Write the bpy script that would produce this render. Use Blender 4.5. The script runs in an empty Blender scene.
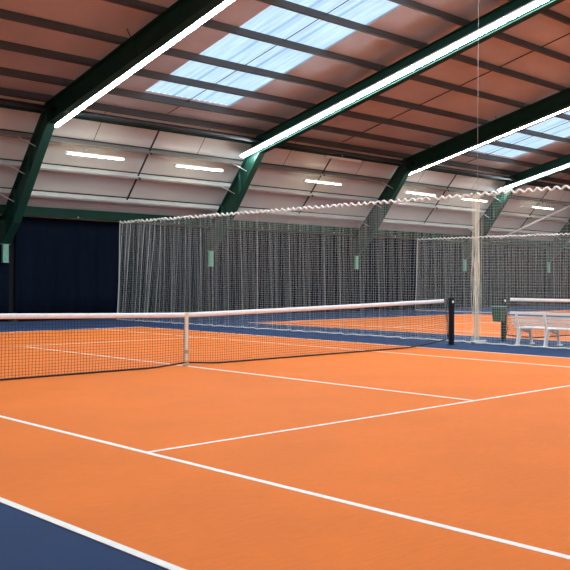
import bpy, bmesh, math, random
from mathutils import Vector, Matrix
random.seed(7)
S = bpy.context.scene
COL = S.collection
PI = math.pi

# ------------------------------------------------------------------ helpers
def lin(c):
    return tuple(((v/255)/12.92 if v/255 <= .04045 else ((v/255+.055)/1.055)**2.4) for v in c)

class MB:
    """collects polygons, builds ONE mesh object"""
    def __init__(s): s.v=[]; s.f=[]; s.m=[]; s.sm=[]
    def add(s, vs, fs, mi=0, smooth=False):
        o=len(s.v); s.v+= [tuple(v) for v in vs]
        for f in fs: s.f.append([i+o for i in f]); s.m.append(mi); s.sm.append(smooth)
    def box(s, a, b, mi=0):
        (x0,y0,z0),(x1,y1,z1)=a,b
        s.add([(x0,y0,z0),(x1,y0,z0),(x1,y1,z0),(x0,y1,z0),(x0,y0,z1),(x1,y0,z1),(x1,y1,z1),(x0,y1,z1)],
              [(3,2,1,0),(4,5,6,7),(0,1,5,4),(1,2,6,5),(2,3,7,6),(3,0,4,7)],mi)
    def quad(s,a,b,c,d,mi=0): s.add([a,b,c,d],[(0,1,2,3)],mi)
    def prism_x(s, poly, x0, x1, mi=0):
        """(y,z) polygon extruded along x"""
        n=len(poly)
        vs=[(x0,y,z) for y,z in poly]+[(x1,y,z) for y,z in poly]
        s.add(vs,[tuple(range(n))[::-1],tuple(range(n,2*n))]+[(i,(i+1)%n,n+(i+1)%n,n+i) for i in range(n)],mi)
    def prism_z(s, poly, z0, z1, mi=0, top=None):
        n=len(poly); t=top or poly
        vs=[(x,y,z0) for x,y in poly]+[(x,y,z1) for x,y in t]
        s.add(vs,[tuple(range(n))[::-1],tuple(range(n,2*n))]+[(i,(i+1)%n,n+(i+1)%n,n+i) for i in range(n)],mi)
    def bar(s, a, b, w, h, up=(0,0,1), mi=0, ends=True):
        """rectangular bar from a to b, w across, h along up"""
        a=Vector(a); b=Vector(b); d=(b-a).normalized(); r=d.cross(Vector(up)).normalized(); u=r.cross(d)
        c=[r*(-w/2)+u*(-h/2), r*(w/2)+u*(-h/2), r*(w/2)+u*(h/2), r*(-w/2)+u*(h/2)]
        fs=[(0,1,5,4),(1,2,6,5),(2,3,7,6),(3,0,4,7)]
        if ends: fs+=[(3,2,1,0),(4,5,6,7)]
        s.add([a+k for k in c]+[b+k for k in c],fs,mi)
    def tube(s, pts, r, n=6, mi=0, smooth=True, caps=True):
        P=[Vector(p) for p in pts]; vs=[]; k=len(P)
        rr=r if isinstance(r,(list,tuple)) else [r]*k
        prev=None
        for i,p in enumerate(P):
            d=(P[min(i+1,k-1)]-P[max(i-1,0)]).normalized()
            ref=prev if prev is not None else (Vector((0,0,1)) if abs(d.z)<.9 else Vector((1,0,0)))
            a=(ref-d*ref.dot(d)).normalized(); prev=a; b=d.cross(a)
            for j in range(n):
                t=2*PI*j/n; vs.append(p+(a*math.cos(t)+b*math.sin(t))*rr[i])
        fs=[]
        for i in range(k-1):
            for j in range(n):
                q=(j+1)%n; fs.append((i*n+j,i*n+q,(i+1)*n+q,(i+1)*n+j))
        if caps: fs+=[tuple(range(n))[::-1],tuple((k-1)*n+j for j in range(n))]
        s.add(vs,fs,mi,smooth)
    def lathe(s, c, prof, n=20, mi=0, smooth=True):
        """prof: (r, z) about a vertical axis at c"""
        vs=[];k=len(prof)
        for r,z in prof:
            for j in range(n): vs.append((c[0]+r*math.cos(2*PI*j/n),c[1]+r*math.sin(2*PI*j/n),c[2]+z))
        fs=[(i*n+j,i*n+(j+1)%n,(i+1)*n+(j+1)%n,(i+1)*n+j) for i in range(k-1) for j in range(n)]
        s.add(vs,fs,mi,smooth)
    def build(s, name, mats, parent=None, bevel=0, org=(0,0,0)):
        me=bpy.data.meshes.new(name)
        o=Vector(org)
        me.from_pydata([Vector(v)-o for v in s.v],[],s.f)
        me.polygons.foreach_set('material_index',s.m); me.polygons.foreach_set('use_smooth',s.sm)
        if not isinstance(mats,(list,tuple)): mats=[mats]
        for m in mats: me.materials.append(m)
        me.update()
        ob=bpy.data.objects.new(name,me); COL.objects.link(ob)
        if parent is not None:
            ob.parent=parent; ob.location=o-Vector(ROOTS[parent.name]) if parent.name in ROOTS else o
        else: ob.location=o
        if bevel:
            b=ob.modifiers.new('soft_edge','BEVEL'); b.width=bevel; b.segments=2; b.limit_method='ANGLE'
        return ob
ROOTS={}
def tag(o,label=None,cat=None,group=None,kind=None):
    if label: o['label']=label
    if cat: o['category']=cat
    if group: o['group']=group
    if kind: o['kind']=kind
    return o
def thing(name,label,cat,loc,group=None):
    o=bpy.data.objects.new(name,None); COL.objects.link(o); o.location=loc; o.empty_display_size=.2
    ROOTS[o.name]=tuple(loc)
    return tag(o,label,cat,group)
def struct(mb,name,mats,label=None):
    o=mb.build(name,mats); o['kind']='structure'
    if label: o['label']=label
    return o

# ------------------------------------------------------------------ materials
def mat(name, col, rough=.6, metal=0., spec=.5, noise=0., nscale=8., bump=0., bscale=60., coord='Object', emit=None, es=0., stretch=(1,1,1)):
    m=bpy.data.materials.new(name); m.use_nodes=True; nt=m.node_tree; N=nt.nodes; L=nt.links
    b=N['Principled BSDF']; b.inputs['Roughness'].default_value=rough; b.inputs['Metallic'].default_value=metal
    b.inputs['Specular IOR Level'].default_value=spec; b.inputs['Base Color'].default_value=(*col,1)
    if noise or bump:
        tc=N.new('ShaderNodeTexCoord'); mp=N.new('ShaderNodeMapping'); mp.inputs['Scale'].default_value=stretch
        L.new(tc.outputs[coord],mp.inputs['Vector'])
    if noise:
        t=N.new('ShaderNodeTexNoise'); t.inputs['Scale'].default_value=nscale; t.inputs['Detail'].default_value=5
        L.new(mp.outputs[0],t.inputs['Vector'])
        r=N.new('ShaderNodeMapRange'); r.inputs['From Min'].default_value=.3; r.inputs['From Max'].default_value=.7
        r.inputs['To Min'].default_value=1-noise; r.inputs['To Max'].default_value=1+noise
        L.new(t.outputs['Fac'],r.inputs['Value'])
        x=N.new('ShaderNodeVectorMath'); x.operation='SCALE'; x.inputs[0].default_value=col
        L.new(r.outputs[0],x.inputs['Scale']); L.new(x.outputs[0],b.inputs['Base Color'])
    if bump:
        t2=N.new('ShaderNodeTexNoise'); t2.inputs['Scale'].default_value=bscale; t2.inputs['Detail'].default_value=4
        L.new(mp.outputs[0],t2.inputs['Vector'])
        bp=N.new('ShaderNodeBump'); bp.inputs['Strength'].default_value=bump; bp.inputs['Distance'].default_value=.01
        L.new(t2.outputs['Fac'],bp.inputs['Height']); L.new(bp.outputs[0],b.inputs['Normal'])
    if emit:
        b.inputs['Emission Color'].default_value=(*emit,1); b.inputs['Emission Strength'].default_value=es
    return m

STRIP_E=64.0
LAMP_E=17.0
def carpet(name,col,var,spec,sheen):
    """short tufted court carpet with sand specks and soft wear blotches"""
    m=mat(name,col,rough=.62,spec=spec,noise=var,nscale=.9,bump=.35,bscale=240)
    nt=m.node_tree;N=nt.nodes;L=nt.links;b=N['Principled BSDF']
    b.inputs['Sheen Weight'].default_value=.16; b.inputs['Sheen Roughness'].default_value=.45; b.inputs['Sheen Tint'].default_value=(*sheen,1)
    src=b.inputs['Base Color'].links[0].from_socket
    tc=N.new('ShaderNodeTexCoord')
    mp=N.new('ShaderNodeMapping'); mp.inputs['Scale'].default_value=(1.4,6,1); mp.inputs['Rotation'].default_value=(0,0,.6)
    L.new(tc.outputs['Object'],mp.inputs['Vector'])
    t=N.new('ShaderNodeTexNoise'); t.inputs['Scale'].default_value=5; t.inputs['Detail'].default_value=8; t.inputs['Roughness'].default_value=.7
    L.new(mp.outputs[0],t.inputs['Vector'])
    r=N.new('ShaderNodeMapRange'); r.inputs['From Min'].default_value=.3; r.inputs['From Max'].default_value=.7; r.inputs['To Min'].default_value=.92; r.inputs['To Max'].default_value=1.07
    L.new(t.outputs['Fac'],r.inputs['Value'])
    s=N.new('ShaderNodeVectorMath'); s.operation='SCALE'; L.new(src,s.inputs[0]); L.new(r.outputs[0],s.inputs['Scale'])
    L.new(s.outputs[0],b.inputs['Base Color'])
    return m
M_ORANGE=carpet('orange_carpet',(.75,.172,.026),.05,.05,(1,.55,.22))
M_BLUE=carpet('blue_carpet',(.009,.025,.078),.10,.05,(.35,.6,1))
M_LINE=mat('white_line_carpet',(.80,.78,.72),rough=.7,noise=.05,nscale=6,bump=.2,bscale=200)
M_COLUMN=mat('column_green_paint',(.009,.054,.034),rough=.45,noise=.1,nscale=3)
M_STEEL=mat('dark_green_steel',(.007,.036,.024),rough=.55,spec=.15,noise=.12,nscale=3)
M_FOOT=mat('pale_green_paint',(.19,.42,.30),rough=.5,noise=.06,nscale=9)
M_BEAM=mat('green_track_steel',(.006,.034,.022),rough=.6,spec=.12,noise=.08,nscale=2)
M_PURLIN=mat('brown_grey_purlin',(.055,.047,.042),rough=.55,noise=.18,nscale=2.5,stretch=(.4,3,3))
M_GALV=mat('galvanised_steel',(.55,.57,.54),rough=.5,metal=.1,noise=.10,nscale=3,stretch=(.5,3,3))
M_GALVD=mat('shaded_galvanised_steel',(.20,.185,.16),rough=.5,noise=.12,nscale=3,stretch=(.5,3,3))  # shade put into the colour: galvanised purlin above the lamps, missed by their light
M_RAIL=mat('dark_rod',(.012,.012,.013),rough=.5)
M_ROD=mat('bright_rod',(.55,.56,.54),rough=.4,metal=.3)
M_CURTAIN=mat('navy_curtain',(.0028,.0062,.0145),rough=.9,spec=.08,noise=.15,nscale=2,stretch=(3,3,.3))
M_BACK=mat('dark_wall',(.006,.007,.010),rough=.9)
M_HALL=mat('plain_wall_cladding',(.55,.56,.58),rough=.8,noise=.05,nscale=2)
M_TUBE=mat('lit_diffuser',(.9,.9,.9),rough=.4,emit=(.82,.965,1.06),es=STRIP_E)
M_HOUS=mat('white_housing',(.75,.76,.74),rough=.4)
M_LAMP=mat('lit_tube',(.9,.9,.86),rough=.4,emit=(1.0,.91,.68),es=LAMP_E)
M_OFF=mat('unlit_tube',(.82,.82,.77),rough=.4)
M_NET=mat('off_white_cord',(.55,.56,.51),rough=.8)
M_ROPE=mat('white_rope',(.82,.80,.74),rough=.8)
M_BUNCH=mat('cream_cord',(.80,.76,.62),rough=.8)
M_CORD=mat('black_net_cord',(.012,.012,.014),rough=.7)
M_BAND=mat('white_headband',(.82,.87,.89),rough=.7,noise=.04,nscale=12,bump=.1,bscale=150)
M_STRAP=mat('cream_strap',(.74,.70,.58),rough=.7,bump=.1,bscale=150)
M_BUCK=mat('buckle_metal',(.45,.38,.24),rough=.4,metal=.7)
M_POST=mat('navy_post_paint',(.004,.009,.015),rough=.5,spec=.2)
M_POST2=mat('dark_green_post_paint',(.006,.018,.018),rough=.5,spec=.2)
M_WHITE=mat('white_plastic',(.93,.90,.84),rough=.35,noise=.03,nscale=6)
M_BIN=mat('green_bin_plastic',(.012,.085,.055),rough=.4,noise=.05,nscale=10)
M_RIM=mat('pale_green_rim',(.13,.36,.27),rough=.4)

def panel_material(name,col,joint,axis_period,offset,noise,zmin=0):
    """painted sheet panels with thin dark butt joints every `axis_period` along x"""
    m=mat(name,col,rough=.55,spec=.4,noise=noise,nscale=.8)
    nt=m.node_tree;N=nt.nodes;L=nt.links;b=N['Principled BSDF']
    src=b.inputs['Base Color'].links[0].from_socket
    tc=N.new('ShaderNodeTexCoord'); sp=N.new('ShaderNodeSeparateXYZ'); L.new(tc.outputs['Object'],sp.inputs[0])
    a=N.new('ShaderNodeMath'); a.operation='SUBTRACT'; a.inputs[1].default_value=offset; L.new(sp.outputs['X'],a.inputs[0])
    d=N.new('ShaderNodeMath'); d.operation='DIVIDE'; d.inputs[1].default_value=axis_period; L.new(a.outputs[0],d.inputs[0])
    f=N.new('ShaderNodeMath'); f.operation='FRACT'; L.new(d.outputs[0],f.inputs[0])
    c=N.new('ShaderNodeMath'); c.operation='LESS_THAN'; c.inputs[1].default_value=joint/axis_period; L.new(f.outputs[0],c.inputs[0])
    mx=N.new('ShaderNodeMix'); mx.data_type='RGBA'; zg=N.new('ShaderNodeMath'); zg.operation='GREATER_THAN'; zg.inputs[1].default_value=zmin; L.new(sp.outputs['Z'],zg.inputs[0])
    zm=N.new('ShaderNodeMath'); zm.operation='MULTIPLY'; L.new(c.outputs[0],zm.inputs[0]); L.new(zg.outputs[0],zm.inputs[1])
    L.new(zm.outputs[0],mx.inputs[0]); L.new(src,mx.inputs[6])
    mx.inputs[7].default_value=(.03,.025,.022,1)
    L.new(mx.outputs[2],b.inputs['Base Color'])
    return m

# ------------------------------------------------------------------ dimensions
FX=lambda k: 3.911+7.464*k                # portal frames along the hall
SZ=lambda y: 6.1885+.21744*(14.5-y)       # line of the strip lights
RT=lambda y: SZ(y)+.55                    # rafter top
RB=lambda y: SZ(y)-.06                    # rafter underside
RS=lambda y: SZ(y)+.79                   # roof sheet
X0,X1=FX(-2)-.3,FX(5)+.3                  # gables
OUT=[(17.72,3.35),(14.45,RT(14.45))]      # outer line of the leaning column
dv=Vector((OUT[1][0]-OUT[0][0],OUT[1][1]-OUT[0][1])).normalized()
nv=Vector((dv.y,-dv.x))                   # outward normal (y,z)
if nv.x<0: nv=-nv
P0=Vector(OUT[0])
def msl(y,off=0):                         # point on the leaning wall plane
    t=(y-P0.x)/dv.x; p=P0+dv*t+nv*off; return (p.x,p.y)
# intersection of leaning sheet (offset .2) and roof sheet
q0=P0+nv*.264
t=((RS(0)-.21744*q0.x)-q0.y)/(dv.y+.21744*dv.x)
EAVE=(q0.x+dv.x*t,q0.y+dv.y*t)
tb=(18.0-q0.x)/dv.x
FOOT=(18.0,q0.y+dv.y*tb)

M_ROOF=panel_material('roof_lining',(.45,.40,.385),.03,FX(1)-FX(0),FX(0)+3.72,.10)
M_LEAN=panel_material('leaning_wall_lining',(.56,.565,.53),.025,3.732,FX(0)+1.85,.05,5.95)

# ------------------------------------------------------------------ setting
f=MB(); f.box((X0,-18.2,-.1),(X1,18.2,0),0)
def court(cx):
    A,B=5.497,11.885; z1=.003; z2=.005
    f.box((cx-A,-B,0),(cx+A,B,z1),1)
    def line(x0,x1,y0,y1): f.box((cx+x0,y0,z1),(cx+x1,y1,z2),2)
    for s in (-1,1):
        xa=sorted((s*A,s*(A-.05))); line(xa[0],xa[1],-B,B)
        xb=sorted((s*4.115,s*4.065)); line(xb[0],xb[1],-B+.1,B-.1)
        ya=sorted((s*B,s*(B-.1))); line(-A+.05,A-.05,ya[0],ya[1])
        yb=sorted((s*6.40,s*6.35)); line(-4.065,4.065,yb[0],yb[1])
        yc=sorted((s*(B-.1),s*(B-.2))); line(-.025,.025,yc[0],yc[1])
    line(-.025,.025,-6.35,6.35)
CX2=14.66
court(0); court(CX2); court(CX2*2)
struct(f,'floor',[M_BLUE,M_ORANGE,M_LINE],'blue carpet floor with orange tennis courts and white lines')

SKY=[(6.10,9.12),(21.50,24.53)]
SY0,SY1=.9,12.95
r=MB()
def roofbox(x0,x1,y0,y1):
    r.add([(x0,y0,RS(abs(y0))),(x1,y0,RS(abs(y0))),(x1,y1,RS(abs(y1))),(x0,y1,RS(abs(y1))),
           (x0,y0,RS(abs(y0))+.06),(x1,y0,RS(abs(y0))+.06),(x1,y1,RS(abs(y1))+.06),(x0,y1,RS(abs(y1))+.06)],
          [(3,2,1,0),(4,5,6,7),(0,1,5,4),(1,2,6,5),(2,3,7,6),(3,0,4,7)])
roofbox(X0,X1,-EAVE[0],0)
roofbox(X0,X1,0,SY0); roofbox(X0,X1,SY1,EAVE[0])
xs=X0
for a,b in SKY: roofbox(xs,a,SY0,SY1); xs=b
roofbox(xs,X1,SY0,SY1)
struct(r,'ceiling',M_ROOF,'roof lining of large sheets between the purlins')

def leaning(side):
    s=MB(); e=(EAVE[0]*side,EAVE[1]); g=(FOOT[0]*side,FOOT[1]); o=(nv.x*.06*side,nv.y*.06)
    poly=[e,g,(g[0]+o[0],g[1]+o[1]),(e[0]+o[0],e[1]+o[1]+.03)]
    if side<0: poly=poly[::-1]
    s.prism_x(poly,X0,X1); return s
struct(leaning(1),'wall_back_upper',M_LEAN,'pale sloping wall lining above the dark curtain')
struct(leaning(-1),'wall_front_upper',M_LEAN)
w=MB(); w.box((X0,18.0,0),(X1,18.12,FOOT[1]+.02)); struct(w,'wall_back',M_BACK)
w=MB(); w.box((X0,-18.12,0),(X1,-18.0,FOOT[1]+.02)); struct(w,'wall_front',M_HALL)
gpoly=[(-18.1,0),(18.1,0),(18.1,FOOT[1]),(EAVE[0]+.05,EAVE[1]+.08),(0,RS(0)+.08),(-EAVE[0]-.05,EAVE[1]+.08),(-18.1,FOOT[1])]
w=MB(); w.prism_x(gpoly,X0-.12,X0); struct(w,'wall_left',M_HALL)
w=MB(); w.prism_x(gpoly,X1,X1+.12); struct(w,'wall_right',M_HALL)

# skylights: corrugated translucent sheets
def sky_mat():
    m=bpy.data.materials.new('rooflight_sheet'); m.use_nodes=True; nt=m.node_tree; N=nt.nodes; L=nt.links
    N.remove(N['Principled BSDF']); out=N['Material Output']
    tr=N.new('ShaderNodeBsdfTranslucent'); gl=N.new('ShaderNodeBsdfGlossy'); gl.inputs['Roughness'].default_value=.3
    mx=N.new('ShaderNodeMixShader'); mx.inputs[0].default_value=.06
    tc=N.new('ShaderNodeTexCoord'); sp=N.new('ShaderNodeSeparateXYZ'); L.new(tc.outputs['Object'],sp.inputs[0])
    # doubled laps between the three sheets
    d=N.new('ShaderNodeMath'); d.operation='DIVIDE'; d.inputs[1].default_value=1.006; L.new(sp.outputs['X'],d.inputs[0])
    fr=N.new('ShaderNodeMath'); fr.operation='FRACT'; L.new(d.outputs[0],fr.inputs[0])
    lt=N.new('ShaderNodeMath'); lt.operation='LESS_THAN'; lt.inputs[1].default_value=.13; L.new(fr.outputs[0],lt.inputs[0])
    gt=N.new('ShaderNodeMath'); gt.operation='GREATER_THAN'; gt.inputs[1].default_value=.3; L.new(sp.outputs['X'],gt.inputs[0])
    ml=N.new('ShaderNodeMath'); ml.operation='MULTIPLY'; L.new(lt.outputs[0],ml.inputs[0]); L.new(gt.outputs[0],ml.inputs[1])
    c=N.new('ShaderNodeMix'); c.data_type='RGBA'; L.new(ml.outputs[0],c.inputs[0])
    c.inputs[6].default_value=(.62,.77,.90,1); c.inputs[7].default_value=(.40,.57,.76,1)
    nz=N.new('ShaderNodeTexNoise'); nz.inputs['Scale'].default_value=1.2; nz.inputs['Detail'].default_value=5
    mp=N.new('ShaderNodeMapping'); mp.inputs['Scale'].default_value=(6,.5,1); L.new(tc.outputs['Object'],mp.inputs[0]); L.new(mp.outputs[0],nz.inputs['Vector'])
    mr=N.new('ShaderNodeMapRange'); mr.inputs['From Min'].default_value=.3; mr.inputs['From Max'].default_value=.7; mr.inputs['To Min'].default_value=.82; mr.inputs['To Max'].default_value=1.08
    L.new(nz.outputs['Fac'],mr.inputs['Value'])
    sc=N.new('ShaderNodeVectorMath'); sc.operation='SCALE'; L.new(c.outputs[2],sc.inputs[0]); L.new(mr.outputs[0],sc.inputs['Scale'])
    L.new(sc.outputs[0],tr.inputs['Color'])
    L.new(tr.outputs[0],mx.inputs[1]); L.new(gl.outputs[0],mx.inputs[2]); L.new(mx.outputs[0],out.inputs['Surface'])
    return m
M_SKY=sky_mat()
for i,(a,b) in enumerate(SKY):
    k=MB(); n=int((b-a)/.0335); vs=[]
    prof=[]
    for j in range(n+1):
        x=(b-a+.06)*j/n; u=(x/.2012)%1.0
        h=0 if u<.5 else (.035 if .6<u<.9 else .035*((u-.5)/.1 if u<=.6 else (1-u)/.1))
        prof.append((x,h))
    for y in (SY0-.03,SY1+.03):
        for x,h in prof: vs.append((x,y-(SY0),RS(y)-RS(SY0)+.01+h))
    k.add(vs,[(j,j+1,n+2+j,n+1+j) for j in range(n)],0,True)
    o=k.build('window_%d'%(i+1),M_SKY); o.location=(a-.03,SY0,RS(SY0)+.05)
    o['kind']='structure'; o['label']=('large pale blue corrugated rooflight left of the second rafter','smaller blue corrugated rooflight between the third and fourth rafters')[i]

# ------------------------------------------------------------------ portal frames
ORD=['leftmost','second','third','fourth','fifth']
def frame(k):
    x=FX(k)
    lab=('green steel frame in front of the navy curtain, first from the left','green steel frame with brightly lit column, second from the left',
         'green steel frame with dark column, third from the left','green steel frame behind the gathered net bunch, fourth from the left',
         'green steel frame at the right edge, fifth from the left')[k] if k>=0 else 'green steel frame beside the camera, out of the photo on the left'
    t=thing('portal_frame',lab,'steel frame',(x,17.5,1.96),'green portal frames')
    inner=[(17.58,2.58),(16.76,3.26),(14.28,RB(14.28))]
    outer=[(17.69,2.58),(17.71,3.35),(14.45,RT(14.45))]
    for s in (1,-1):
        c=MB()
        def P(a): return [(y*s,z) for y,z in a]
        poly=P(inner+[ (14.45,RT(14.45)),(17.71,3.35),(17.69,2.58)])
        c.prism_x(poly if s>0 else poly[::-1],x-.008,x+.008)
        def flange(m,pts,off):
            for (a,b) in zip(pts[:-1],pts[1:]):
                d=Vector((b[0]-a[0],b[1]-a[1])).normalized(); nn=Vector((d.y,-d.x))*off
                q=[(a[0],a[1]),(b[0],b[1]),(b[0]+nn.x,b[1]+nn.y),(a[0]+nn.x,a[1]+nn.y)]
                m.prism_x([(yy*s,zz) for yy,zz in q],x-.125,x+.125)
        flange(c,inner,-.02); flange(c,[(y,z) for y,z in outer],.02)
        # end plate at the knee
        c.prism_x([(y*s,z) for y,z in ((14.28,RB(14.28)),(14.45,RT(14.45)),(14.42,RT(14.42)),(14.25,RB(14.25)))],x-.125,x+.125)
        # stiffeners
        for y,z0,z1 in ((16.74,3.30,4.30),(15.6,4.72,5.5)):
            c.prism_x([(y*s,z0),((y+.02)*s,z0),((y+.02)*s,z1),(y*s,z1)],x-.11,x+.11)
        c.build('column',M_COLUMN,t)
        rf=MB()
        top=[(14.45,RT(14.45)),(0,RT(0))]; bot=[(14.28,RB(14.28)),(0,RB(0))]
        poly=[(y*s,z) for y,z in (bot[0],bot[1],top[1],top[0])]
        rf.prism_x(poly if s<0 else poly[::-1],x-.008,x+.008)
        flange(rf,top,.02); flange(rf,bot,-.02)
        rf.build('rafter',M_STEEL,t)
        ft=MB(); ya,yb=sorted((17.58*s,17.70*s))
        ft.box((x-.085,ya,1.97),(x+.085,yb,2.58)); ft.box((x-.095,ya-.01,1.955),(x+.095,yb+.01,1.985))
        ft.box((x-.13,ya-.015,2.55),(x+.13,yb+.015,2.585))
        yf=17.58*s-.012*s
        ft.tube([(x,yf,2.08),(x,yf-.02*s,2.08)],.03,8)
        ft.build('column_foot',M_FOOT,t,bevel=.006)
    # fly braces from the purlins back to the inner flange
    for y,z0 in ((15.36,5.60),(16.13,4.70),(16.92,3.85)):
        b=MB(); po=msl(y); 
        fr=(y-po[0],0)
        pi=(po[0]-nv.x*.42,po[1]-nv.y*.42)
        b.tube([(x-.52,po[0]-nv.x*.03,po[1]-nv.y*.03),(x-.13,pi[0],pi[1])],.014,5)
        b.build('fly_brace',M_GALV,t)
    for y in (12.55,8.9,5.2):
        sd=-1 if k%2==0 else 1; b=MB(); b.tube([(x+sd*.42,y,RT(y)+.03),(x+sd*.12,y,RB(y)+.06)],.010,5)
        b.build('fly_brace',M_STEEL,t)
    return t
for k in range(-1,5): frame(k)

# ------------------------------------------------------------------ purlins
def csec(o,a,n,depth,fl,th=.008,lip=.02):
    """C-section outline: o = inner corner of the web, a = unit along the sheet away from the web, n = unit towards the sheet"""
    o=Vector(o);a=Vector(a);n=Vector(n)
    pts=[(0,0),(fl,0),(fl,lip),(fl-th,lip),(fl-th,th),(th,th),(th,depth-th),(fl-th,depth-th),(fl-th,depth-lip),(fl,depth-lip),(fl,depth),(0,depth)]
    return [tuple(o+a*u+n*v) for u,v in pts]
rn=Vector((.21744,1)).normalized(); ra=Vector((1,-.21744)).normalized()      # (y,z)
RP=[14.32,12.98,11.4,9.78,7.78,5.9,4.1,2.3,.6]
ORDN=['first','second','third','fourth','fifth','sixth','seventh','eighth','ninth']
PXA,PXB=FX(-1)-.4,FX(4)+3.6
for i,y in enumerate(RP):
    m=MB(); o=Vector((y-.045,RT(y)+.022)); m.prism_x(csec(o,ra,rn,.215,.08),PXA,PXB)
    for k in range(-1,5):        # sleeve cleats over the frames
        m.box((FX(k)-.05,y-.058,RT(y)+.02),(FX(k)+.05,y-.047,RT(y)+.18))
    ob=m.build('roof_purlin',M_PURLIN,org=(FX(1),y,RT(y)))
    tag(ob,'long brown-grey purlin under the roof lining, %s up from the eave'%ORDN[i] if i else 'dark purlin running along the eave, lowest of the roof purlins','purlin','roof purlins')
WL=['dark green eave beam along the top edge of the sloping wall','brownish wall purlin just above the wall lamps, highest of three','bright grey wall purlin just below the wall lamps, middle of three','bright grey wall purlin above the green track beam, lowest of three']
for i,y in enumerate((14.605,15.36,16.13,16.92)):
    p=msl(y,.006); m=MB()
    a=Vector((-dv.x,-dv.y)) if dv.x<0 else dv   # down the slope
    m.prism_x(csec(p,(a.x,a.y),(nv.x,nv.y),.25,.08 if i else .15),PXA,PXB)
    ob=m.build('wall_purlin' if i else 'eave_beam',(M_STEEL,M_GALVD,M_GALV,M_GALV)[i],org=(FX(1),p[0],p[1]))
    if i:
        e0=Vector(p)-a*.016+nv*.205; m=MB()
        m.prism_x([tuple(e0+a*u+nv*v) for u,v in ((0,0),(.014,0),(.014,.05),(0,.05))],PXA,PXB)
        g=m.build('shadow_strip',M_RAIL,org=ob.location); g.parent=ob; g.location=(0,0,0)  # added dark bar drawing the shadow line between purlin and lining
    tag(ob,WL[i],'purlin' if i else 'beam','wall purlins' if i else None)
BW=['left of the first green column','between the first and second green columns','between the second and third green columns','between the third and fourth green columns','between the fourth and fifth green columns','right of the fifth green column']
for k in range(-1,5):
    xa,xb=FX(k)+.012,FX(k+1)-.012
    t=thing('curtain_track_beam','dark green beam along the curtain top, '+BW[k+1],'beam',((xa+xb)/2,17.5,3.50),'curtain track beams')
    m=MB(); m.prism_x([(17.44,3.53),(17.54,3.53),(17.54,3.545),(17.455,3.545),(17.455,3.825),(17.54,3.825),(17.54,3.84),(17.44,3.84)],xa,xb)
    m.build('channel',M_BEAM,t)
    for j in range(4):
        xh=xa+.35+1.87*j
        m=MB(); m.lathe((xh,17.42,3.56),[(0,-.035),(.026,-.016),(.03,.0),(.024,.024),(0,.034)],8)
        m.build('track_hook',M_ROD,t)
    m=MB(); m.tube([(xa,13.98,RB(13.98)+.30),(xb,13.98,RB(13.98)+.30)],.085,10)
    tag(m.build('eave_strut',M_RAIL,org=((xa+xb)/2,13.98,RB(13.98)+.3)),'dark round strut tube just inside the eave, '+BW[k+1].replace('column','rafter'),'strut','eave struts')

# sag rods
WHERE=['left bay, above the navy curtain','second bay, left of the dark column','third bay, left of the net bunch','fourth bay, at the right edge']
for k in range(4):
    xm=FX(k)+3.73
    m=MB(); ys=[14.66,15.36,16.13,16.9]
    for a,b in zip(ys[:-1],ys[1:]):
        pa,pb=msl(a,.10),msl(b,.10); m.bar((xm,pa[0],pa[1]),(xm,pb[0],pb[1]),.05,.03,up=(0,nv.x,nv.y))
    for y in ys[1:3]:
        p=msl(y,-.02); m.tube([(xm,p[0],p[1]),(xm,p[0]-.05,p[1]-.05)],.035,8)
    tag(m.build('wall_sag_rod',M_RAIL,org=(xm,15.9,5.3)),'black sag rod down the sloping wall in the '+WHERE[k],'rod','wall sag rods')
    m=MB(); m.tube([(xm-.05,14.1,RS(14.1)-.05),(xm-.05,.7,RS(.7)-.05)],.013,5)
    tag(m.build('roof_sag_rod',M_RAIL,org=(xm,7,RS(7)-.05)),'thin black rod up the roof over the '+WHERE[k],'rod','roof sag rods')
# wind brace across the fourth bay
m=MB(); m.tube([(28.6,17.12,3.76),(33.2,14.79,6.14)],.055,10)
tag(m.build('wind_brace',M_HOUS,org=(28.6,17.12,3.76)),'pale diagonal brace tube crossing the sloping wall at the right','brace')

# ------------------------------------------------------------------ strip lights on the rafters
NM=['first','second','third','fourth','fifth','sixth','seventh','eighth']
RAF={-1:'rafter beside the camera',0:'leftmost rafter',1:'second rafter from the left',2:'third rafter from the left',3:'fourth rafter from the left',4:'fifth rafter'}
def strip_proto(dx):
    t=bpy.data.objects.new('strip_light',None); COL.objects.link(t); ROOTS[t.name]=(0,0,0)
    h=MB(); h.box((-.117,-.912,-.004),(.117,.912,.05)); h.box((-.03,-.9,.055),(.03,.9,.075)); h.build('housing',M_HOUS,t)
    d=MB(); n=8
    vs=[]
    for y in (-.875,.875):
        for j in range(n+1):
            a=PI*j/n; b_=.95*(2*j/n-1); vs.append((.112*math.sin(b_)/math.sin(.95),y,-.005-.075*(math.cos(b_)-math.cos(.95))/(1-math.cos(.95))))
    d.add(vs,[(j,j+1,n+2+j,n+1+j) for j in range(n)]+[tuple(range(n,-1,-1)),tuple(range(n+1,2*n+2))],0,True)
    d.build('diffuser',M_TUBE,t)
    for y in (-.6,.6):
        b=MB(); b.box((min(0,dx),y-.02,.05),(max(0,dx),y+.02,.066)); b.box((dx-.006,y-.03,.05),(dx+.006,y+.03,.13)); b.build('bracket',M_HOUS,t)
    return t
PROTO={True:strip_proto(-.235),False:strip_proto(.309)}; used=set()
ang=math.atan(.21744)
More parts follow.
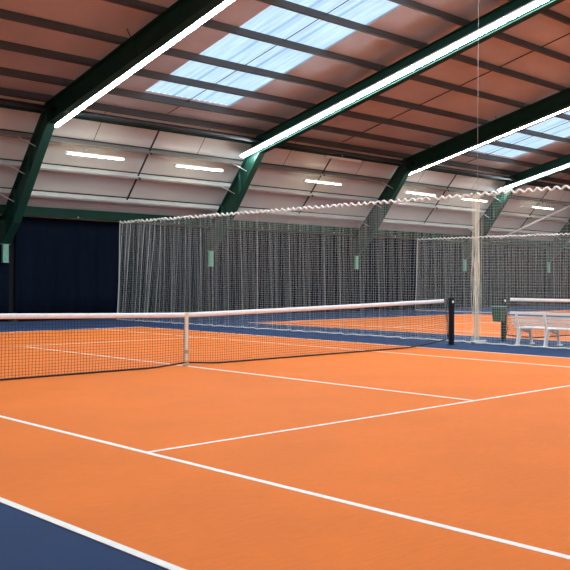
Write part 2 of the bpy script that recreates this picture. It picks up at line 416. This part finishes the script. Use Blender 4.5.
for k in range(-1,5):
    even=(k%2==0)
    xs=FX(k)+(.25 if even else -.324)
    st=14.62 if even else 15.08
    for s in (1,-1):
        for j in range(8):
            y=st-.915-1.83*j
            if y<.3: continue
            SP=PROTO[even]
            if even not in used: o=SP; used.add(even)
            else:
                o=SP.copy(); COL.objects.link(o)
                for c in SP.children:
                    d=c.copy(); COL.objects.link(d); d.parent=o
            o.location=(xs,y*s,SZ(y)); o.rotation_euler=(-ang*s,0,0)
            if s>0: tag(o,'lit white strip light under the %s, %s up from the eave'%(RAF[k],NM[j]),'strip light','strip lights along the rafters')
            else: tag(o,'lit white strip light on the roof slope behind the camera','strip light','strip lights behind the camera')

# ------------------------------------------------------------------ wall lamps
def wall_lamp(x0,x1,y,z,lit,label,hang):
    xc=(x0+x1)/2; t=thing('wall_lamp',label,'lamp',(xc,y,z),'tube lamps along the sloping wall')
    m=MB(); m.box((x0,y-.035,z+.02),(x1,y+.075,z+.07)); 
    for e in (x0,x1-.05): m.box((e,y-.06,z-.025),(e+.05,y+.10,z+.02))
    m.build('batten',M_HOUS if lit else M_OFF,t,bevel=.004)
    for dy in (-.035,.075):
        m=MB(); m.tube([(x0+.05,y+dy,z-.003),(x1-.05,y+dy,z-.003)],.017,10); m.build('tube',M_LAMP if lit else M_OFF,t)
    m=MB(); zt=msl(15.42)[1]-.01 if lit else z+.33; yt=15.40 if lit else y+.12
    hy=y+.02
    m.tube([(hang,hy,z+.07),(hang,hy+.05,zt-.16),(hang,yt,zt)],.010,6); m.lathe((hang,hy+.05,zt-.14),[(0,-.04),(.03,-.02),(.036,.0),(.03,.025),(0,.04)],10)
    m.build('hanger',M_ROD,t)
zl=5.42
for (x0,x1,hg,lab) in ((4.70,6.58,5.35,'lit twin tube lamp on the sloping wall, first from the left'),
                  (8.38,10.26,9.6,'lit twin tube lamp left of the brightly lit green column'),
                  (13.92,15.80,14.75,'lit twin tube lamp on the wall between the second and third columns'),
                  (19.50,21.38,20.2,'lit twin tube lamp just right of the dark third column'),
                  (23.20,25.10,24.1,'lit twin tube lamp behind the gathered net bunch'),
                  (28.78,30.70,29.7,'lit twin tube lamp furthest right, above the pale diagonal brace')):
    wall_lamp(x0,x1,15.08,zl,True,lab,hg)
wall_lamp(14.52,16.32,14.48,6.38,False,'unlit tube lamp right under the eave beam of the second bay',15.4)

# ------------------------------------------------------------------ curtains
def curtain(x0,x1,label,group='navy wall curtains'):
    m=MB(); n=int((x1-x0)/.06); rnd=random.Random(int(x0*10)+50)
    ph=[rnd.uniform(0,6.28) for _ in range(4)]; zs=[.03,.9,1.9,2.8,3.50]
    vs=[]
    for z in zs:
        for i in range(n+1):
            x=x0+(x1-x0)*i/n; w=1.15-.12*z
            yy=17.83+w*(.022*math.sin(x*9.5+ph[0]+.5*math.sin(x*1.3))+.018*math.sin(x*5.3+ph[1])+.010*math.sin(x*17+ph[2]))
            vs.append((x,yy,z))
    N=n+1
    m.add(vs,[(r*N+i,r*N+i+1,(r+1)*N+i+1,(r+1)*N+i) for r in range(len(zs)-1) for i in range(n)],0,True)
    ob=m.build('curtain',M_CURTAIN,org=((x0+x1)/2,17.83,.03))
    so=ob.modifiers.new('cloth_thickness','SOLIDIFY'); so.thickness=.006
    tag(ob,label,'curtain',group)
curtain(-10.9,4.12,'navy curtain left of the first green column, at the left edge')
curtain(4.30,X1-.1,'long dark navy curtain from the first column, running right behind the nets')
m=MB(); m.box((4.13,17.58,.006),(4.33,17.74,.03)); m.tube([(4.23,17.66,.03),(4.23,17.66,.12)],.04,8); m.tube([(4.23,17.66,.12),(4.23,17.66,.2)],.022,8)
tag(m.build('floor_socket',M_BIN,bevel=.004),'small green floor bracket in the gap between the two navy curtains','bracket')

# ------------------------------------------------------------------ tennis nets
def tennis_net(cx,label,group,ends):
    L=6.32
    t=thing('tennis_net',label,'tennis net',(cx,0,0),group)
    top=lambda u: .882+(1.030-.882)*min(1,abs(u)/6.4)**1.15
    def bot(u):
        a=abs(u)
        z=.018
        z+= .045*max(0,1-a/.55)
        if a>4.9: z+=.13*((a-4.9)/(L-4.9))**1.7
        return z
    m=MB(); n=280; d=.0027
    for i in range(n+1):
        u=-L+2*L*i/n
        pts=[]
        for j in range(6):
            f_=j/5; z=bot(u)+(top(u)-.02-bot(u))*f_
            pts.append((cx+u+.004*math.sin(i*.7+j),.020*math.sin(PI*f_)*math.sin(u*1.1),z))
        m.tube(pts,d,3,caps=False,smooth=False)
    rows=20; sg=110
    for r_ in range(1,rows):
        f_=r_/rows
        pts=[]
        for i in range(sg+1):
            u=-L+2*L*i/sg; z=bot(u)+(top(u)-.02-bot(u))*f_
            # the strap gathers the lower meshes towards the middle
            z+=-.020*math.exp(-(u/.35)**2)*math.sin(PI*f_)
            pts.append((cx+u,.020*math.sin(PI*f_)*math.sin(u*1.1),z))
        m.tube(pts,d,3,caps=False,smooth=False)
    nt_=m.build('netting',M_CORD,t)
    m=MB(); pts=[]
    for i in range(81):
        u=-L+2*L*i/80; pts.append((cx+u,0,bot(u)))
    m.tube(pts,.014,6); m.build('bottom_cord',M_CORD,t)
    m=MB(); k=60; LB=6.16
    vs=[]
    for i in range(k+1):
        u=-LB+2*LB*i/k; z=top(u)
        for dy,dz in ((-.012,-.072),(-.016,-.03),(-.010,0),(0,.006),(.010,0),(.016,-.03),(.012,-.072)): vs.append((cx+u,dy,z+dz))
    fs=[(i*7+j,(i+1)*7+j,(i+1)*7+(j+1)%7,i*7+(j+1)%7) for i in range(k) for j in range(7)]
    m.add(vs,fs,0,True); m.add(vs[:7],[tuple(range(7))]); m.add(vs[-7:],[tuple(range(7))[::-1]])
    m.build('headband',M_BAND,t)
    m=MB(); m.box((cx-.028,-.022,.10),(cx+.028,-.017,.885)); m.box((cx-.028,.017,.10),(cx+.028,.022,.885)); m.box((cx-.028,-.022,.885),(cx+.028,.022,.891))
    m.box((cx-.022,-.008,.012),(cx+.022,.008,.12))
    st=m.build('centre_strap',M_STRAP,t); st['label']='cream centre strap'
    m=MB(); m.box((cx-.034,-.036,.215),(cx+.034,-.021,.275)); m.box((cx-.03,-.036,.05),(cx+.03,-.012,.085)); m.box((cx-.04,-.035,.004),(cx+.04,.035,.022))
    bk=m.build('buckle',M_BUCK,None,bevel=.003); bk.parent=st
    bk.location=(0,0,0)
    # side lines and lacing
    m=MB()
    for s in ends:
        for a in (0,.03):
            m.tube([(cx+s*(6.30-a*.6),0,top(6.3)-.02),(cx+s*(6.27-a),.01,.75),(cx+s*(6.30-a),0,.5),(cx+s*(6.29-a),-.01,.3),(cx+s*6.31,0,bot(6.3))],.006,5)
        for z in (.2,.35,.5,.65,.8,.95):
            m.tube([(cx+s*6.30,0,z),(cx+s*6.355,0,z+.03)],.005,4)
        m.tube([(cx+s*6.2,0,top(6.2)-.01),(cx+s*6.36,0,1.0)],.006,5)
        m.tube([(cx+s*6.3,0,bot(6.3)),(cx+s*6.36,0,.19)],.009,5)
    m.build('lacing',M_CORD,t)
    return t
tennis_net(0,'long black tennis net across the near court with white headband','tennis nets',(-1,1))
tennis_net(CX2,'tennis net of the second court, behind the white bench','tennis nets',(-1,1))

def net_post(x,y,label,m_,side,winder):
    t=thing('net_post',label,'post',(x,y,0),'net posts')
    h=.051; H=1.03; c=.012
    poly=[(x-h+c,y-h),(x+h-c,y-h),(x+h,y-h+c),(x+h,y+h-c),(x+h-c,y+h),(x-h+c,y+h),(x-h,y+h-c),(x-h,y-h+c)]
    m=MB(); m.prism_z(poly,0,H); m.build('upright',m_,t,bevel=.003)
    m=MB(); P2=[(x+(px-x)*1.12,y+(py-y)*1.12) for px,py in poly]; P3=[(x+(px-x)*.8,y+(py-y)*.8) for px,py in poly]
    m.prism_z(P2,H,H+.015); m.prism_z(P2,H+.015,H+.03,top=P3); m.build('cap',m_,t)
    m=MB(); m.lathe((0,0,0),[(0,0),(.03,0),(.034,.004),(.034,.012),(.026,.018),(0,.02)],14)
    # pulley bolt head facing the camera side
    m.v=[(x-.012+a*.9,y-h-b*.5,H-.06+c2*.9) for (a,c2,b) in [(v[0],v[1],v[2]) for v in m.v]]
    pb=m.build('pulley_bolt',M_WHITE,t); pb['label']='white pulley bolt'
    m=MB(); m.box((x-.08,y-.08,0.002),(x+.08,y+.08,.012)); m.build('floor_plate',m_,t)
    if winder:
        m=MB(); a=x+side*.055
        m.box((min(a,a+side*.10),y-.03,.80),(max(a,a+side*.10),y+.03,.86)); m.tube([(a+side*.05,y-.07,.88),(a+side*.05,y+.05,.88)],.045,12)
        m.tube([(a+side*.09,y-.09,.92),(a+side*.09,y+.04,.92)],.018,8); m.box((min(a,a+side*.12),y-.035,.93),(max(a,a+side*.12),y+.035,.955))
        m.build('winder',M_RAIL,t)
net_post(6.415,0,'black net post with white bolt at the end of the near court net',M_POST,-1,False)
net_post(CX2-6.415,0,'dark green net post carrying the green bin, left of the bench',M_POST2,1,True)
net_post(-6.415,0,'black net post at the near end of the near court net',M_POST,1,False)
net_post(CX2+6.415,0,'dark green net post at the far end of the second court net',M_POST2,-1,False)

# ------------------------------------------------------------------ divider nets
def divider(x,ya,yb,label,foldA,fold0,seed,zt=3.46,pitch=.062,drift=.45,period=.25,bunch=None,res=1,fx=1.,amp0=1.):
    """net curtain hanging in the plane x, from ya (free edge at the far wall) to yb"""
    rnd=random.Random(seed); t=thing('divider_net',label,'divider net',(x,(ya+yb)/2,0),'white divider nets between the courts')
    L=abs(yb-ya); sg=1 if yb>ya else -1
    # irregular folds: list of fold centres with a strength
    folds=[];d=.10
    while d<L-.05:
        st=fold0+(foldA-fold0)*math.exp(-(d/2.6)**1.5); folds.append((d,st*rnd.uniform(.5,1.15)))
        d+=rnd.uniform(.20,.36)+.22*min(1,d/6)
    nodes=[0]; D=.004
    # density function -> vertical cord positions
    grid=[i*.01 for i in range(int(L/.01)+1)]
    dens=[]; fi=0
    for g in grid:
        v=1
        for (c,s) in folds:
            if abs(c-g)<.12: v+=4*s*math.exp(-((c-g)/.022)**2)
        dens.append(v)
    cum=0; cords=[]; nxt=0
    for g,v in zip(grid,dens):
        cum+=v*.01
        while cum>=nxt: cords.append(g); nxt+=pitch
    ph=rnd.uniform(0,6)
    def pt(g,h,jit=0):
        """g along the net, h height 0..1 of zt"""
        z=h*zt
        far=math.exp(-(g/3.6)**2)
        b=(1-h)
        yy=ya+sg*g - sg*drift*far*b**1.8*(1 if g>0 else 1)*(g/(.35+g)) - sg*.10*far*b
        xx=x+fx*(.05*math.sin(g*8.3+ph)*(.35+.65*b)+.035*math.sin(g*3.1+2*ph)*b+.02*math.sin(g*21+z*1.3))
        # scallops at the head
        if h>.93: z+=-.065*amp0*(math.sin(PI*g/period)**2)*(h-.93)/.07
        return (xx,yy,z)
    hs=[0,.06,.15,.3,.5,.7,.85,.94,1.0]
    m=MB()
    for g in cords:
        m.tube([pt(g+(0 if h>.9 else .012*math.sin(g*40+h*5)),.004+.996*h) for h in hs],.0017,3,caps=False,smooth=False)
    step=.11*res; n=int(L/step); rows=int(zt/pitch)
    for r_ in range(1,rows):
        h=r_/rows
        m.tube([pt(L*i/n,h) for i in range(n+1)],.0017,3,caps=False,smooth=False)
    m.build('netting',M_NET,t)
    m=MB(); step=period/8; n=int(L/step)
    m.tube([(lambda p_:(p_[0],p_[1],p_[2]))(pt(step*i,1.0)) for i in range(n+1)],.026,6); m.build('head_rope',M_ROPE,t)
    m=MB(); m.tube([(x,ya,zt+.012),(x,yb,zt+.012)],.003,5); m.build('suspension_cable',M_RAIL,t)
    m=MB(); n=int(L/.15)
    m.tube([(lambda p_,i:(p_[0]+.03*math.sin(i*.9),p_[1],.018+.008*math.sin(i*1.7)))(pt(L*i/n,0.004),i) for i in range(n+1)],.016,5); m.build('hem_rope',M_ROPE,t)
    m=MB(); m.tube([pt(0,h) for h in (.006,.1,.25,.4,.6,.8,.93,1.0)],.016,6); m.build('edge_rope',M_NET,t)
    for c,s in folds:                      # gathered pleats, thickest near the free edge
        if s>.62:
            m2=MB()
            for q in range(2): m2.tube([pt(c+.01*q+.008*math.sin(h*6+c*9),.004+.996*h) for h in hs],.0038*min(1.2,s),4,caps=False)
            m2.build('pleat',M_NET,t)
    if bunch:
        bx,by=bunch; k=0
        for k in range(30):
            m2=MB() if k%15==0 else m2
            a=rnd.uniform(0,2*PI); rr=math.sqrt(rnd.random()); p1,p2=rnd.uniform(0,6),rnd.uniform(0,6); pts=[]
            for i in range(22):
                h=i/21; w=(.10+.035*math.sin(h*2.5)) if h>.04 else .15
                pts.append((bx+w*.8*rr*math.cos(a)+.012*math.sin(h*13+p1)+.03*(1-h)*math.sin(p2),by+w*rr*math.sin(a)+.012*math.sin(h*11+p2)+.03*(1-h)*math.cos(p1),.03+h*(zt-.02+.04*math.sin(a*2)-.03)))
            m2.tube(pts,.0036 if k%9 else .010,4,caps=False)
            if k%15==14: m2.build('gathered_strands',M_BUNCH,t)
        m2=MB()
        for k in range(5):
            pts=[(bx-.25+.11*i+.03*math.sin(i+k),by+.04*math.sin(i*1.7+k*2),.02+.015*(k%3)) for i in range(6)]; m2.tube(pts,.014,5)
        m2.build('hem_coil',M_ROPE,t)
    return t
divider(7.25,16.62,.10,'white divider net beyond the near court, pleated against the navy curtain',1.3,.45,3,bunch=(7.26,-.01))
divider(7.15,-16.6,-.08,'white divider net hanging over the white bench, right of the gathered bunch',.8,.35,5,drift=.2,res=1.6,fx=.25)
divider(21.80,16.60,-16.4,'second divider net further off, beyond the second court',.35,.22,9,pitch=.072,drift=.1,res=2.2)
m=MB(); m.tube([(7.26,-.01,3.5),(7.26,-.01,RS(.01))],.004,5)
tag(m.build('hanging_wire',M_ROD),'thin vertical wire from the roof down to the gathered net bunch','wire')

# ------------------------------------------------------------------ bench
def bench():
    x=7.34; y0,y1=-.95,-2.93
    t=thing('bench','white slatted bench seen from behind, under the divider net','bench',(x+.3,(y0+y1)/2,0))
    for y in (-1.16,-1.94,-2.72):
        s=MB(); w=.045
        def plate(path,th):
            for (a,b) in zip(path[:-1],path[1:]): s.bar((a[0],y,a[1]),(b[0],y,b[1]),th,w,up=(0,1,0))
        plate([(x-.055,.755),(x-.02,.55),(x+.025,.40),(x+.02,.25),(x+.0,.13),(x-.03,.012)],.052)   # back post curving into the rear leg
        plate([(x+.12,.355),(x+.10,.25),(x+.05,.12),(x+.015,.012)],.034)
        plate([(x+.03,.365),(x+.30,.352),(x+.53,.365)],.042)                                        # seat bearer
        plate([(x+.20,.345),(x+.36,.28),(x+.46,.35)],.03)                                        # curved gusset
        plate([(x+.42,.35),(x+.47,.20),(x+.52,.03)],.05)                                           # front leg
        s.box((x+.46,y-.035,.006),(x+.60,y+.035,.034)); s.box((x-.07,y-.035,.006),(x+.05,y+.035,.03))
        s.build('leg_frame',M_WHITE,t,bevel=.005)
    for (dx,z,h) in ((-.058,.728,.062),(-.030,.636,.056),(-.008,.556,.054),(.012,.480,.052)):
        s=MB(); s.box((x+dx+.03,y1,z-h/2),(x+dx+.052,y0,z+h/2)); s.build('back_slat',M_WHITE,t,bevel=.005)
    for i in range(5):
        a=x+.085+i*.098; z=.392-.006*math.sin(PI*i/4)
        s=MB(); s.box((a,y1,z-.014),(a+.082,y0,z+.014)); s.build('seat_slat',M_WHITE,t,bevel=.005)
bench()

# ------------------------------------------------------------------ bin
def bin_():
    c=(7.962,-.085,.48); t=thing('waste_bin','dark green tapered bin hanging on the second court net post','bin',c)
    m=MB()
    def ring(hw,z,n=24):
        p=[]
        for j in range(n):
            a=2*PI*j/n; ca,sa=math.cos(a),math.sin(a); e=.45
            p.append((c[0]+hw*abs(ca)**e*math.copysign(1,ca),c[1]+hw*abs(sa)**e*math.copysign(1,sa),c[2]+z))
        return p
    n=24; R=[ring(.105,0),ring(.115,.012),ring(.130,.15),ring(.147,.33),ring(.147,.36),ring(.137,.36),ring(.12,.15),ring(.10,.02)]
    vs=[v for q in R for v in q]
    fs=[(i*n+j,i*n+(j+1)%n,(i+1)*n+(j+1)%n,(i+1)*n+j) for i in range(len(R)-1) for j in range(n)]+[tuple(range(n))[::-1],tuple((len(R)-1)*n+j for j in range(n))]
    m.add(vs,fs,0,False); m.build('bucket',M_BIN,t)
    m=MB(); m.tube([(p[0],p[1],p[2]) for p in ring(.150,.355)+[ring(.150,.355)[0]]],.011,6); m.build('rim',M_RIM,t)['label']='pale green rim'
    for z in (.09,.17,.25):
        m=MB(); hw=.108+.04*z/.33+.006; q=ring(hw,z); m.tube(q+[q[0]],.005,5); m.build('rib',M_BIN,t)
    m=MB(); m.bar((c[0]+.10,c[1]+.03,c[2]+.33),(8.21,-.02,c[2]+.36),.03,.012); m.bar((c[0]+.10,c[1]+.03,c[2]+.24),(8.21,-.02,c[2]+.27),.03,.012); m.build('hook',M_RAIL,t)
bin_()

# ------------------------------------------------------------------ world, camera, view
W=bpy.data.worlds.new('sky'); S.world=W; W.use_nodes=True
bg=W.node_tree.nodes['Background']; bg.inputs['Color'].default_value=(.80,.90,1,1); bg.inputs['Strength'].default_value=1.5

f_,h_,U0,V0,yaw,roll,cx,cy=864.393,1.43814,-7.76687,-13.25039,.67067,.00543,521.643,281.193
F=Vector((math.cos(yaw),math.sin(yaw),0)); R=Vector((math.sin(yaw),-math.cos(yaw),0)); U=Vector((0,0,1))
R2=R*math.cos(roll)+U*math.sin(roll); U2=-R*math.sin(roll)+U*math.cos(roll)
cam=bpy.data.cameras.new('camera'); co=bpy.data.objects.new('camera',cam); COL.objects.link(co)
mt=Matrix((R2,U2,-F)).transposed().to_4x4(); mt.translation=(U0,V0,h_); co.matrix_world=mt
cam.sensor_fit='HORIZONTAL'; cam.sensor_width=36; cam.lens=f_/570*36
cam.shift_x=(285-cx)/570; cam.shift_y=(cy-285)/570; cam.clip_end=200; cam.clip_start=.05
S.camera=co
S.view_settings.view_transform='Standard'; S.view_settings.look='None'; S.view_settings.gamma=1; S.view_settings.use_curve_mapping=False
S.view_settings.exposure=0
S.cycles.use_denoising=True
S.cycles.max_bounces=10; S.cycles.diffuse_bounces=6
S.cycles.sample_clamp_indirect=6
